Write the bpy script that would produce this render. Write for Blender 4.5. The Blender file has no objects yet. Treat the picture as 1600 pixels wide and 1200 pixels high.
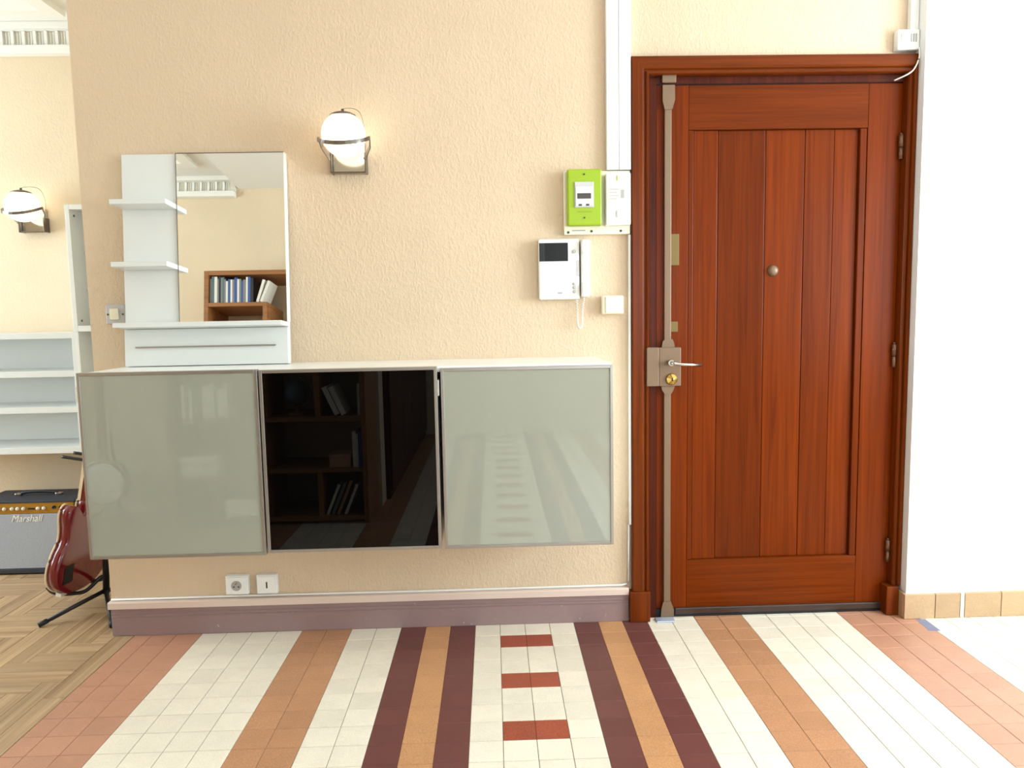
import bpy, bmesh, math, random
from mathutils import Matrix, Vector
random.seed(7)
SC = bpy.context.scene
COL = SC.collection

# ------------------------------------------------------------------ camera, world, light, exposure
F_PX = 1125.34                                   # focal length for a 1600 px wide frame
CAM_R = ((0.999440, -0.027772, -0.018660), (-0.021281, -0.097301, -0.995027), (0.025819, 0.994867, -0.097837))
CAM_C = Vector((0.0936, -2.8263, 1.2622))
cam = bpy.data.objects.new('camera', bpy.data.cameras.new('camera'))
cam.data.sensor_width = 36.0
cam.data.lens = F_PX * 36.0 / 1600.0
cam.data.clip_start = 0.02
r, d, f = (Vector(v) for v in CAM_R)
cam.matrix_world = Matrix(((r.x, -d.x, -f.x, CAM_C.x), (r.y, -d.y, -f.y, CAM_C.y), (r.z, -d.z, -f.z, CAM_C.z), (0, 0, 0, 1)))
COL.objects.link(cam)
SC.camera = cam

W = bpy.data.worlds.new('sky'); SC.world = W; W.use_nodes = True
bg = W.node_tree.nodes['Background']
bg.inputs[0].default_value = (0.86, 0.93, 1.0, 1); bg.inputs[1].default_value = 2.0

def window_light(name, loc, rot, sx, sy, power, col):
    L = bpy.data.lights.new(name, 'AREA'); L.shape = 'RECTANGLE'; L.size = sx; L.size_y = sy
    L.energy = power; L.color = col
    o = bpy.data.objects.new(name, L); o.location = loc; o.rotation_euler = rot; COL.objects.link(o)
    return o
DAY = (0.80, 0.93, 1.0)
DAY_LR = (0.74, 0.90, 1.0)
HP = math.pi / 2
# daylight through the window openings built below; the hall end one is added fill
window_light('daylight_hall_front', (3.30, -1.45, 1.60), (0, HP, 0), 1.5, 1.4, 106, DAY)
window_light('daylight_hall_rear', (3.30, -3.55, 1.60), (0, HP, 0), 1.5, 1.4, 26, DAY)
window_light('daylight_living_room', (-4.70, 0.02, 1.55), (0, -HP, 0), 1.9, 1.8, 94, DAY_LR)
window_light('fill_hall_end', (1.40, -5.62, 1.60), (HP, 0, 0), 1.5, 1.5, 34, DAY_LR)  # added fill that brightens the entrance wall from the front

SC.view_settings.view_transform = 'Standard'
SC.view_settings.look = 'None'
SC.view_settings.gamma = 1.0
SC.view_settings.use_curve_mapping = False
SC.view_settings.exposure = 0.35

# ------------------------------------------------------------------ materials
def lin(c):
    return c / 12.92 if c <= 0.04045 else ((c + 0.055) / 1.055) ** 2.4
def rgb(r, g, b):
    return (lin(r / 255), lin(g / 255), lin(b / 255), 1)
MATS = {}
def mat(name, color, rough=0.5, metal=0.0, spec=0.5, coat=0.0, emit=None, estr=0.0):
    m = bpy.data.materials.new(name); m.use_nodes = True
    b = m.node_tree.nodes['Principled BSDF']
    b.inputs['Base Color'].default_value = color
    b.inputs['Roughness'].default_value = rough
    b.inputs['Metallic'].default_value = metal
    b.inputs['Specular IOR Level'].default_value = spec
    b.inputs['Coat Weight'].default_value = coat
    b.inputs['Coat Roughness'].default_value = 0.12
    if emit:
        b.inputs['Emission Color'].default_value = emit; b.inputs['Emission Strength'].default_value = estr
    MATS[name] = m
    return m
def nodes(m):
    nt = m.node_tree
    return nt, nt.nodes['Principled BSDF']
def noise(nt, scale, detail=3.0, rough=0.55, vec=None, dist=0.0):
    n = nt.nodes.new('ShaderNodeTexNoise'); n.inputs['Scale'].default_value = scale
    n.inputs['Detail'].default_value = detail; n.inputs['Roughness'].default_value = rough
    n.inputs['Distortion'].default_value = dist
    if vec: nt.links.new(vec, n.inputs['Vector'])
    return n
def objvec(nt, scale=(1, 1, 1), random_shift=0.0):
    tc = nt.nodes.new('ShaderNodeTexCoord'); mp = nt.nodes.new('ShaderNodeMapping')
    mp.inputs['Scale'].default_value = scale
    nt.links.new(tc.outputs['Object'], mp.inputs['Vector'])
    if random_shift:
        oi = nt.nodes.new('ShaderNodeObjectInfo'); mu = nt.nodes.new('ShaderNodeVectorMath'); mu.operation = 'SCALE'
        mu.inputs[0].default_value = (1.0, 0.7, 1.3)
        mm = nt.nodes.new('ShaderNodeMath'); mm.operation = 'MULTIPLY'; mm.inputs[1].default_value = random_shift
        nt.links.new(oi.outputs['Random'], mm.inputs[0]); nt.links.new(mm.outputs[0], mu.inputs['Scale'])
        nt.links.new(mu.outputs[0], mp.inputs['Location'])
    return mp.outputs[0]
def ramp(nt, fac, stops):
    r_ = nt.nodes.new('ShaderNodeValToRGB'); e = r_.color_ramp.elements
    while len(e) < len(stops): e.new(0.5)
    for k, (p, c) in enumerate(stops): e[k].position = p; e[k].color = c
    nt.links.new(fac, r_.inputs[0])
    return r_.outputs[0]
def bump(nt, b, height, strength, dist):
    bp = nt.nodes.new('ShaderNodeBump'); bp.inputs['Strength'].default_value = strength; bp.inputs['Distance'].default_value = dist
    nt.links.new(height, bp.inputs['Height']); nt.links.new(bp.outputs[0], b.inputs['Normal'])
def scale_c(c, k): return (c[0] * k, c[1] * k, c[2] * k, 1)

def plaster(name, color, strength=0.5, stretch=0.6):
    m = mat(name, color, 0.85, spec=0.25); nt, b = nodes(m)
    v = objvec(nt, (1, 1, stretch))
    n1 = noise(nt, 120, 2.0, 0.5, v, 0.4); n2 = noise(nt, 2.2, 3.0, 0.5, objvec(nt))
    nt.links.new(ramp(nt, n2.outputs['Fac'], [(0.3, scale_c(color, 0.96)), (0.7, scale_c(color, 1.03))]), b.inputs['Base Color'])
    h = ramp(nt, n1.outputs['Fac'], [(0.42, (0, 0, 0, 1)), (0.68, (1, 1, 1, 1))])
    bump(nt, b, h, strength, 0.003)
    return m
def wood(name, dark, light, axis='z', rough=0.35, coat=0.0, fine=1.0, vary=0.0, spec=0.5):
    m = mat(name, light, rough, coat=coat, spec=spec); nt, b = nodes(m)
    s = {'x': (.55, 24, 24), 'y': (24, .55, 24), 'z': (24, 24, .55)}[axis]
    v = objvec(nt, tuple(q * fine for q in s), 9.0)
    n1 = noise(nt, 1.0, 5.0, 0.62, v, 0.8); n2 = noise(nt, 4.5, 3.0, 0.5, v, 0.2)
    mix = nt.nodes.new('ShaderNodeMath'); mix.operation = 'MULTIPLY_ADD'; mix.inputs[1].default_value = 0.3
    nt.links.new(n2.outputs['Fac'], mix.inputs[0]); nt.links.new(n1.outputs['Fac'], mix.inputs[2])
    c = ramp(nt, mix.outputs[0], [(0.42, dark), (0.62, tuple(0.5 * (p + q) for p, q in zip(dark, light))), (0.84, light)])
    if vary:
        oi = nt.nodes.new('ShaderNodeObjectInfo'); hs = nt.nodes.new('ShaderNodeHueSaturation')
        mr = nt.nodes.new('ShaderNodeMapRange'); mr.inputs[3].default_value = 1 - vary; mr.inputs[4].default_value = 1 + vary
        nt.links.new(oi.outputs['Random'], mr.inputs[0]); nt.links.new(mr.outputs[0], hs.inputs['Value'])
        nt.links.new(c, hs.inputs['Color']); c = hs.outputs[0]
    nt.links.new(c, b.inputs['Base Color'])
    bump(nt, b, mix.outputs[0], 0.06, 0.002)
    return m
def speckle(name, color, amount=0.12, rough=0.38, vary=0.05):
    m = mat(name, color, rough, spec=0.4); nt, b = nodes(m)
    v = objvec(nt, (1, 1, 1), 5.0)
    n1 = noise(nt, 260, 2.0, 0.6, v); n2 = noise(nt, 11, 3.0, 0.6, v)
    c = ramp(nt, n1.outputs['Fac'], [(0.35, scale_c(color, 1 - amount)), (0.65, scale_c(color, 1 + amount))])
    hs = nt.nodes.new('ShaderNodeHueSaturation'); oi = nt.nodes.new('ShaderNodeObjectInfo')
    ad = nt.nodes.new('ShaderNodeMath'); ad.operation = 'ADD'
    mr = nt.nodes.new('ShaderNodeMapRange'); mr.inputs[3].default_value = 1 - 1.6 * vary; mr.inputs[4].default_value = 1 + 0.4 * vary
    ms = nt.nodes.new('ShaderNodeMapRange'); ms.inputs[1].default_value = 0.3; ms.inputs[2].default_value = 0.7; ms.inputs[3].default_value = -0.05; ms.inputs[4].default_value = 0.05
    nt.links.new(oi.outputs['Random'], mr.inputs[0]); nt.links.new(n2.outputs['Fac'], ms.inputs[0])
    nt.links.new(mr.outputs[0], ad.inputs[0]); nt.links.new(ms.outputs[0], ad.inputs[1])
    nt.links.new(ad.outputs[0], hs.inputs['Value']); nt.links.new(c, hs.inputs['Color'])
    nt.links.new(hs.outputs[0], b.inputs['Base Color'])
    return m

PL = rgb(217, 194, 165)
M_WALL = plaster('cream_roughcast', PL, 0.34)
M_WALL_LR = plaster('cream_roughcast_living', rgb(226, 207, 178), 0.18)
M_WHITE_WALL = plaster('white_smooth_paint', rgb(240, 240, 238), 0.04)
M_CEIL = mat('white_ceiling_paint', rgb(238, 236, 230), 0.85)
M_PLASTERWORK = mat('white_plasterwork', rgb(240, 238, 230), 0.7)
M_RECESS = mat('grey_beige_recess', rgb(224, 218, 204), 0.8)
M_MAUVE = mat('mauve_paint', rgb(146, 118, 112), 0.5); 
nt, b = nodes(M_MAUVE)
nn = noise(nt, 70, 2, 0.5, objvec(nt, (1, 1, 1.4)))
nt.links.new(ramp(nt, nn.outputs['Fac'], [(0.0, rgb(143, 117, 115)), (0.755, rgb(148, 123, 121)), (0.775, rgb(225, 215, 208))]), b.inputs['Base Color'])
M_PINK = mat('pale_pink_paint', rgb(222, 200, 186), 0.6)
M_WHITE_PLASTIC = mat('white_plastic', rgb(240, 240, 235), 0.35)
M_CREAM_PLASTIC = mat('cream_plastic', rgb(240, 232, 205), 0.4)
M_GREY_PLASTIC = mat('pale_grey_plastic', rgb(196, 192, 190), 0.4)
M_MELAMINE = mat('white_melamine', rgb(222, 224, 220), 0.28)
M_ALU = mat('brushed_aluminium', rgb(172, 168, 162), 0.38, 0.85)
M_GREYGLASS = mat('grey_green_glass', rgb(157, 160, 147), 0.0, spec=1.0)
M_BLACKGLASS = mat('black_glass', rgb(4, 4, 4), 0.0, spec=0.3)
M_MIRROR = mat('mirror_silver', (0.93, 0.95, 0.93, 1), 0.0, 1.0)
M_CHROME = mat('chrome', rgb(190, 188, 182), 0.15, 1.0)
M_STEEL = mat('dark_steel', rgb(120, 112, 104), 0.3, 1.0)
M_OPAL = mat('opal_glass', rgb(250, 248, 240), 0.18, emit=(1.0, 0.84, 0.62, 1), estr=1.9)
M_BRONZE = mat('bronze_painted_metal', rgb(124, 99, 76), 0.42, 0.25)
M_BRONZE_D = mat('dark_hinge_metal', rgb(118, 82, 60), 0.35, 0.6)
M_BRASS = mat('brass', rgb(206, 170, 90), 0.22, 1.0)
M_BRASS_D = mat('aged_brass', rgb(116, 96, 54), 0.45, 0.5)
M_LIME = mat('lime_green_plastic', rgb(150, 178, 8), 0.4)
M_BLACK = mat('matt_black', rgb(16, 17, 20), 0.5)
M_RUBBER = mat('black_rubber', rgb(14, 16, 22), 0.6)
M_SCREEN = mat('dark_screen', rgb(22, 19, 17), 0.25, spec=0.15)
M_DARKMARK = mat('dark_print', rgb(70, 66, 62), 0.6)
M_GREYMARK = mat('grey_print', rgb(170, 168, 165), 0.6)
M_DOORV = wood('mahogany_vertical_grain', rgb(84, 29, 2), rgb(114, 45, 4), 'z', 0.28, 0.0, fine=2.0, vary=0.14, spec=0.10)
M_DOORH = wood('mahogany_horizontal_grain', rgb(82, 30, 2), rgb(114, 46, 4), 'x', 0.28, 0.0, fine=2.0, vary=0.06, spec=0.10)
M_CASEV = wood('mahogany_casing_vertical', rgb(84, 32, 3), rgb(120, 52, 7), 'z', 0.28, 0.0, fine=2.0, spec=0.14)
M_CASEH = wood('mahogany_casing_horizontal', rgb(84, 32, 3), rgb(120, 52, 7), 'x', 0.28, 0.0, fine=2.0, spec=0.14)
M_JAMB = wood('dark_mahogany_jamb', rgb(52, 16, 8), rgb(84, 32, 16), 'z', 0.32, 0.0, fine=2.0, spec=0.12)
M_SHELFWOOD = wood('brown_pine', rgb(118, 72, 36), rgb(168, 112, 62), 'x', 0.45)
M_PARQ_X = wood('oak_strip_along_x', rgb(140, 110, 78), rgb(192, 160, 122), 'x', 0.42, fine=1.7, vary=0.12)
M_PARQ_Y = wood('oak_strip_along_y', rgb(140, 110, 78), rgb(192, 160, 122), 'y', 0.42, fine=1.7, vary=0.12)
T_WHITE = speckle('cream_white_tile', rgb(230, 219, 199), 0.06)
T_DARK = speckle('maroon_tile', rgb(106, 62, 57), 0.06)
T_ORANGE = speckle('ochre_orange_tile', rgb(194, 142, 98), 0.16)
T_BROWN = speckle('sandy_brown_tile', rgb(184, 134, 98), 0.16)
T_SALMON = speckle('salmon_tile', rgb(186, 135, 108), 0.08)
T_RED = speckle('brick_red_tile', rgb(156, 76, 54), 0.22)
M_GROUT = mat('brown_grey_grout', rgb(116, 102, 86), 0.9)
M_SUBFLOOR = mat('dark_subfloor', rgb(70, 50, 34), 0.9)
M_SKIRT = speckle('sandstone_tile', rgb(192, 160, 124), 0.08, 0.5, 0.1)
M_SLATE = speckle('blue_grey_filler', rgb(120, 126, 150), 0.1)
M_CHERRY = mat('cherry_red_lacquer', rgb(112, 10, 20), 0.16, coat=0.6)
M_BINDING = mat('cream_binding', rgb(228, 206, 170), 0.4)
M_TOLEX = mat('navy_black_vinyl', rgb(44, 48, 58), 0.6)
M_GOLD = mat('gold_panel', rgb(176, 132, 48), 0.35, 0.55)
M_GRILLE = mat('silver_grey_grille_cloth', rgb(150, 156, 166), 0.8)
nt, b = nodes(M_GRILLE)
nn = noise(nt, 320, 1.0, 0.5, objvec(nt, (1, 1, 3)))
nt.links.new(ramp(nt, nn.outputs['Fac'], [(0.35, rgb(140, 146, 156)), (0.65, rgb(186, 190, 198))]), b.inputs['Base Color'])
M_PAGES = mat('book_pages', rgb(232, 226, 208), 0.8)
M_CARD = mat('cardboard', rgb(196, 150, 112), 0.7)
M_BLUEGREY = mat('pale_blue_steel', rgb(186, 196, 214), 0.35, 0.4)
M_GLASS = mat('window_glass', (1, 1, 1, 1), 0.0)
M_GLASS.node_tree.nodes['Principled BSDF'].inputs['Transmission Weight'].default_value = 1.0

# ------------------------------------------------------------------ mesh helpers
class MB:
    """collects shapes; build() links them as ONE mesh object"""
    def __init__(s): s.v = []; s.f = []; s.m = []; s.sm = []
    def add(s, verts, faces, mi=0, smooth=False):
        o = len(s.v); s.v += [tuple(p) for p in verts]
        for q in faces: s.f.append(tuple(o + i for i in q)); s.m.append(mi); s.sm.append(smooth)
        return s
    def box(s, x0, x1, y0, y1, z0, z1, mi=0, c=0.0):
        if x0 > x1: x0, x1 = x1, x0
        if y0 > y1: y0, y1 = y1, y0
        if z0 > z1: z0, z1 = z1, z0
        if c <= 0:
            V = [(x0, y0, z0), (x1, y0, z0), (x1, y1, z0), (x0, y1, z0), (x0, y0, z1), (x1, y0, z1), (x1, y1, z1), (x0, y1, z1)]
            return s.add(V, [(3, 2, 1, 0), (4, 5, 6, 7), (0, 1, 5, 4), (1, 2, 6, 5), (2, 3, 7, 6), (3, 0, 4, 7)], mi)
        c = min(c, (x1 - x0) * .45, (y1 - y0) * .45, (z1 - z0) * .45)
        bm = bmesh.new(); bmesh.ops.create_cube(bm, size=1.0)
        for v in bm.verts: v.co = ((x0 + x1) / 2 + v.co.x * (x1 - x0), (y0 + y1) / 2 + v.co.y * (y1 - y0), (z0 + z1) / 2 + v.co.z * (z1 - z0))
        bmesh.ops.bevel(bm, geom=bm.edges[:], offset=c, segments=2, affect='EDGES', profile=0.5)
        bm.verts.index_update()
        s.add([v.co[:] for v in bm.verts], [[v.index for v in q.verts] for q in bm.faces], mi); bm.free()
        return s
    def prism(s, pts, axis, a0, a1, mi=0, smooth=False):
        """pts: outline in the plane across `axis`, swept from a0 to a1. axis x: (y,z); y: (x,z); z: (x,y)"""
        def P(p, a): return {'x': (a, p[0], p[1]), 'y': (p[0], a, p[1]), 'z': (p[0], p[1], a)}[axis]
        n = len(pts); V = [P(p, a0) for p in pts] + [P(p, a1) for p in pts]
        s.add(V, [(i, (i + 1) % n, n + (i + 1) % n, n + i) for i in range(n)], mi, smooth)
        o = len(s.v) - 2 * n
        s.f.append(tuple(o + i for i in reversed(range(n)))); s.m.append(mi); s.sm.append(False)
        s.f.append(tuple(o + n + i for i in range(n))); s.m.append(mi); s.sm.append(False)
        return s
    def lathe(s, prof, center, axis='z', n=24, mi=0, smooth=True):
        """prof: (radius, height) pairs"""
        V = []; F = []
        for (rr, h) in prof:
            for k in range(n):
                a = 2 * math.pi * k / n; u, w = rr * math.cos(a), rr * math.sin(a)
                p = {'z': (u, w, h), 'y': (u, h, w), 'x': (h, u, w)}[axis]
                V.append((center[0] + p[0], center[1] + p[1], center[2] + p[2]))
        for i in range(len(prof) - 1):
            for k in range(n):
                F.append((i * n + k, i * n + (k + 1) % n, (i + 1) * n + (k + 1) % n, (i + 1) * n + k))
        s.add(V, F, mi, smooth)
        o = len(s.v) - len(V)
        for i in (0, len(prof) - 1):
            if prof[i][0] > 1e-5:
                q = [o + i * n + k for k in range(n)]
                s.f.append(tuple(q if i else reversed(q))); s.m.append(mi); s.sm.append(False)
        return s
    def tube(s, path, rad, n=8, mi=0, closed=False, flat=None):
        """round tube along path; rad may be a list; flat=(w,h) gives a strip section with h along z"""
        P = [Vector(p) for p in path]; N = len(P); V = []; F = []
        up0 = Vector((0, 0, 1))
        for i in range(N):
            t = (P[(i + 1) % N] - P[i - 1]) if closed else (P[min(i + 1, N - 1)] - P[max(i - 1, 0)])
            t.normalize()
            up = up0 if abs(t.dot(up0)) < 0.95 else Vector((1, 0, 0))
            u = t.cross(up).normalized(); w = u.cross(t).normalized()
            R_ = rad[i] if isinstance(rad, (list, tuple)) else rad
            for k in range(n):
                if flat:
                    a, c_ = ((-1, -1), (1, -1), (1, 1), (-1, 1))[k % 4]
                    V.append(tuple(P[i] + u * (a * flat[0] / 2) + w * (c_ * flat[1] / 2)))
                else:
                    a = 2 * math.pi * k / n
                    V.append(tuple(P[i] + u * (R_ * math.cos(a)) + w * (R_ * math.sin(a))))
        for i in range(N if closed else N - 1):
            j = (i + 1) % N
            for k in range(n): F.append((i * n + k, i * n + (k + 1) % n, j * n + (k + 1) % n, j * n + k))
        if not closed:
            F.append(tuple(reversed(range(n)))); F.append(tuple((N - 1) * n + k for k in range(n)))
        return s.add(V, F, mi, not flat)
    def build(s, name, mats, parent=None, local=False):
        me = bpy.data.meshes.new(name)
        off = Vector((0, 0, 0))
        if parent is not None and not local:
            p = parent
            while p is not None: off += p.location; p = p.parent
        me.from_pydata([(Vector(v) - off)[:] for v in s.v], [], s.f)
        if not isinstance(mats, (list, tuple)): mats = [mats]
        for m in mats: me.materials.append(m)
        me.polygons.foreach_set('material_index', s.m); me.polygons.foreach_set('use_smooth', s.sm)
        bm = bmesh.new(); bm.from_mesh(me); bmesh.ops.recalc_face_normals(bm, faces=bm.faces[:]); bm.to_mesh(me); bm.free()
        me.update()
        o = bpy.data.objects.new(name, me); COL.objects.link(o)
        if parent is not None: o.parent = parent
        return o
def tag(o, label, cat, group=None, kind=None):
    o['label'] = label; o['category'] = cat
    if group: o['group'] = group
    if kind: o['kind'] = kind
    return o
def empty(name, loc, label, cat, group=None, kind=None, rot=(0, 0, 0)):
    o = bpy.data.objects.new(name, None); o.location = loc; o.rotation_euler = rot; o.empty_display_size = 0.1
    COL.objects.link(o); return tag(o, label, cat, group, kind)
def copy_tree(o, parent=None):
    c = o.copy(); COL.objects.link(c); c.parent = parent
    for ch in list(o.children): copy_tree(ch, c)
    return c
def part(name, m, parent, *a, c=0.0, local=False):
    return MB().box(*a, c=c).build(name, m, parent, local)
def project(p):
    q = Vector(p) - CAM_C
    z = q.dot(Vector(CAM_R[2]))
    if z < 0.05: return None
    return (800 + F_PX * q.dot(Vector(CAM_R[0])) / z, 600 + F_PX * q.dot(Vector(CAM_R[1])) / z, z)
def smooth_loop(pts, k=5):
    out = []; n = len(pts)
    for i in range(n):
        p0, p1, p2, p3 = (Vector(pts[(i + j - 1) % n]) for j in range(4))
        for q in range(k):
            t = q / k
            out.append(tuple(0.5 * ((2 * p1) + (p2 - p0) * t + (2 * p0 - 5 * p1 + 4 * p2 - p3) * t * t + (3 * p1 - p0 - 3 * p2 + p3) * t ** 3)))
    return out
def smooth_path(pts, k=6):
    out = []; n = len(pts)
    for i in range(n - 1):
        p0, p1, p2, p3 = (Vector(pts[min(max(i + j - 1, 0), n - 1)]) for j in range(4))
        for q in range(k):
            t = q / k
            out.append(tuple(0.5 * ((2 * p1) + (p2 - p0) * t + (2 * p0 - 5 * p1 + 4 * p2 - p3) * t * t + (3 * p1 - p0 - 3 * p2 + p3) * t ** 3)))
    out.append(tuple(pts[-1])); return out
def text_mesh(name, body, size, m, parent, loc, shear=0.0, extrude=0.001, width=None):
    cu = bpy.data.curves.new(name, 'FONT'); cu.body = body; cu.size = size; cu.extrude = extrude; cu.shear = shear
    t = bpy.data.objects.new(name + '_curve', cu); COL.objects.link(t)
    bpy.context.view_layer.update()
    dg = bpy.context.evaluated_depsgraph_get()
    me = bpy.data.meshes.new_from_object(t.evaluated_get(dg)); bpy.data.objects.remove(t)
    xs = [v.co.x for v in me.vertices]; k = (width / (max(xs) - min(xs))) if width else 1.0
    for v in me.vertices: v.co = Vector((v.co.x * k, -v.co.z, v.co.y))   # stands up, faces -y
    me.materials.clear(); me.materials.append(m)
    o = bpy.data.objects.new(name, me); COL.objects.link(o); o.parent = parent; o.location = loc
    return o

# ------------------------------------------------------------------ the setting: shell
ST = 'structure'
ZT = 2.95
# entrance wall (cream roughcast) with the door opening
wb = MB().box(-1.463, 0.665, 0.02, 0.20, 0, ZT).box(0.665, 1.752, 0.02, 0.20, 2.16, ZT).box(1.752, 3.4, 0.02, 0.20, 0, ZT)
tag(wb.build('wall_back', M_WALL), 'cream roughcast entrance wall behind the hanging cabinets', 'wall', kind=ST)
wr = MB().box(1.746, 3.4, -0.05, 0.019, 0, ZT)
tag(wr.build('wall_right', M_WHITE_WALL), 'smooth bright white wall to the right of the wooden door', 'wall', kind=ST)
def wall_with_window(name, fixed, lo, hi, w0, w1, z0, z1, axis, thick, m, label, more=()):
    """wall slab across `axis` with window openings (w0,w1)"""
    mb = MB(); op = [(w0, w1)] + list(more); op.sort(); cur = lo
    def bx(a, b_, p, q):
        if axis == 'x': mb.box(fixed, fixed + thick, a, b_, p, q)
        else: mb.box(a, b_, fixed, fixed + thick, p, q)
    for (a, b_) in op:
        bx(cur, a, 0, ZT); bx(a, b_, 0, z0); bx(a, b_, z1, ZT); cur = b_
    bx(cur, hi, 0, ZT)
    return tag(mb.build(name, m), label, 'wall', kind=ST)
wall_with_window('wall_hall_side', 3.2, -5.7, -0.05, -2.2, -0.7, 0.85, 2.35, 'x', 0.2, M_WHITE_WALL, 'white hall side wall with two windows, out of frame', [(-4.3, -2.8)])
wall_with_window('wall_hall_end', -5.7, -0.66, 3.2, 0.65, 2.15, 0.85, 2.35, 'y', 0.2, M_WALL_LR, 'cream hall end wall far behind the photographer')
wall_with_window('wall_living_left', -4.8, -2.65, 1.12, -0.9, 0.94, 0.6, 2.5, 'x', 0.2, M_WALL_LR, 'cream living room wall with a window, out of frame')
tag(MB().box(-4.8, -1.30, 1.12, 1.3, 0, ZT).build('wall_living_back', M_WALL_LR), 'pale cream living room wall behind the white shelves', 'wall', kind=ST)
tag(MB().box(-1.463, -1.30, 0.201, 1.12, 0, ZT).build('wall_living_right', M_WALL_LR), 'cream wall end hidden behind the entrance wall', 'wall', kind=ST)
tag(MB().box(-4.8, -0.66, -2.80, -2.65, 0, ZT).build('wall_living_front', M_WALL_LR), 'cream wall behind the wooden bookcase seen in the mirror', 'wall', kind=ST)
tag(MB().box(-0.78, -0.66, -5.7, -2.80, 0, ZT).build('wall_hall_left', M_WALL_LR), 'cream hall wall beyond the bookcase', 'wall', kind=ST)
tag(MB().box(-1.78, 3.4, -5.7, 0.02, 2.70, 2.80).build('ceiling', M_CEIL), 'flat white hall ceiling seen in the mirror', 'ceiling', kind=ST)
lc = MB().box(-4.8, -1.78, -2.65, 1.12, 2.78, 2.88).box(-1.78, -1.30, 0.021, 1.12, 2.78, 2.88)
lc = tag(lc.build('ceiling_living_room', M_CEIL), 'white living room ceiling with a raised moulding', 'ceiling', kind=ST)
def frame_ring(x0, x1, y0, y1, w, z0, z1):
    mb = MB()
    for (a, b_) in ((0.0, z0), (w * 0.5, z0 + (z1 - z0) * .5)):
        mb.box(x0 + a, x1 - a, y0 + a, y0 + w - a * .6, b_, z1).box(x0 + a, x1 - a, y1 - w + a * .6, y1 - a, b_, z1)
        mb.box(x0 + a, x0 + w - a * .6, y0 + w, y1 - w, b_, z1).box(x1 - w + a * .6, x1 - a, y0 + w, y1 - w, b_, z1)
    return mb
frame_ring(-4.5, -1.97, -2.35, 0.93, 0.08, 2.75, 2.785).build('ceiling_moulding', M_PLASTERWORK, lc)
# cornices: frieze of small blocks between two white bands
def cornice(name, x0, x1, ywall, sgn, label):
    y = lambda q: ywall + sgn * q
    root = empty(name, (x0, ywall, 2.63), label, 'cornice', kind=ST)
    part('lower_band', M_PLASTERWORK, root, x0, x1, y(0), y(0.055), 2.630, 2.672, c=0.004)
    part('upper_band', M_PLASTERWORK, root, x0, x1, y(0), y(0.075), 2.745, 2.780, c=0.004)
    part('frieze', M_RECESS, root, x0, x1, y(0), y(0.026), 2.672, 2.745)
    n = int((x1 - x0) / 0.056); blk = None; rd = None
    for k in range(n):
        a = x0 + k * 0.056
        if blk is None:
            blk = part('dentil_block', M_PLASTERWORK, root, a, a + 0.015, y(0.026), y(0.040), 2.673, 2.744)
            rd = MB().box(a + .026, a + .030, y(.026), y(.032), 2.675, 2.742).box(a + .041, a + .045, y(.026), y(.032), 2.675, 2.742).build('reed', M_PLASTERWORK, root)
        else:
            for src in (blk, rd):
                c_ = src.copy(); COL.objects.link(c_); c_.location.x = k * 0.056
    return root
cornice('trim_1', -4.8, -1.464, 1.12, -1, 'white fluted cornice above the pale living room wall')
cornice('trim_2', -4.8, -1.80, -2.65, 1, 'white fluted cornice reflected in the wall mirror')
# windows, all outside the frame; the hall end one is added
def window(name, axis, fixed, w0, w1, z0, z1, label):
    def bx(mb, a, b_, p, q, t0, t1):
        return mb.box(fixed + t0, fixed + t1, a, b_, p, q) if axis == 'x' else mb.box(a, b_, fixed + t0, fixed + t1, p, q)
    loc = (fixed, (w0 + w1) / 2, z0) if axis == 'x' else ((w0 + w1) / 2, fixed, z0)
    root = empty(name, loc, label, 'window', kind=ST)
    mb = MB(); bx(mb, w0, w0 + .05, z0, z1, .10, .15); bx(mb, w1 - .05, w1, z0, z1, .10, .15); bx(mb, w0 + .05, w1 - .05, z0, z0 + .05, .10, .15); bx(mb, w0 + .05, w1 - .05, z1 - .05, z1, .10, .15)
    mb.build('window_frame', M_WHITE_PLASTIC, root)
    return root
window('window_1', 'x', 3.2, -2.2, -0.7, 0.85, 2.35, 'white framed hall window nearest the entrance door, out of frame')
window('window_2', 'x', 3.2, -4.3, -2.8, 0.85, 2.35, 'white framed hall window further from the entrance door, out of frame')
window('window_3', 'x', -4.85, -0.9, 0.94, 0.6, 2.5, 'wide white framed living room window, out of frame')
window('window_4_added', 'y', -5.75, 0.65, 2.15, 0.85, 2.35, 'added white framed window at the far hall end, out of frame')  # added opening for the frontal fill light

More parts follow.
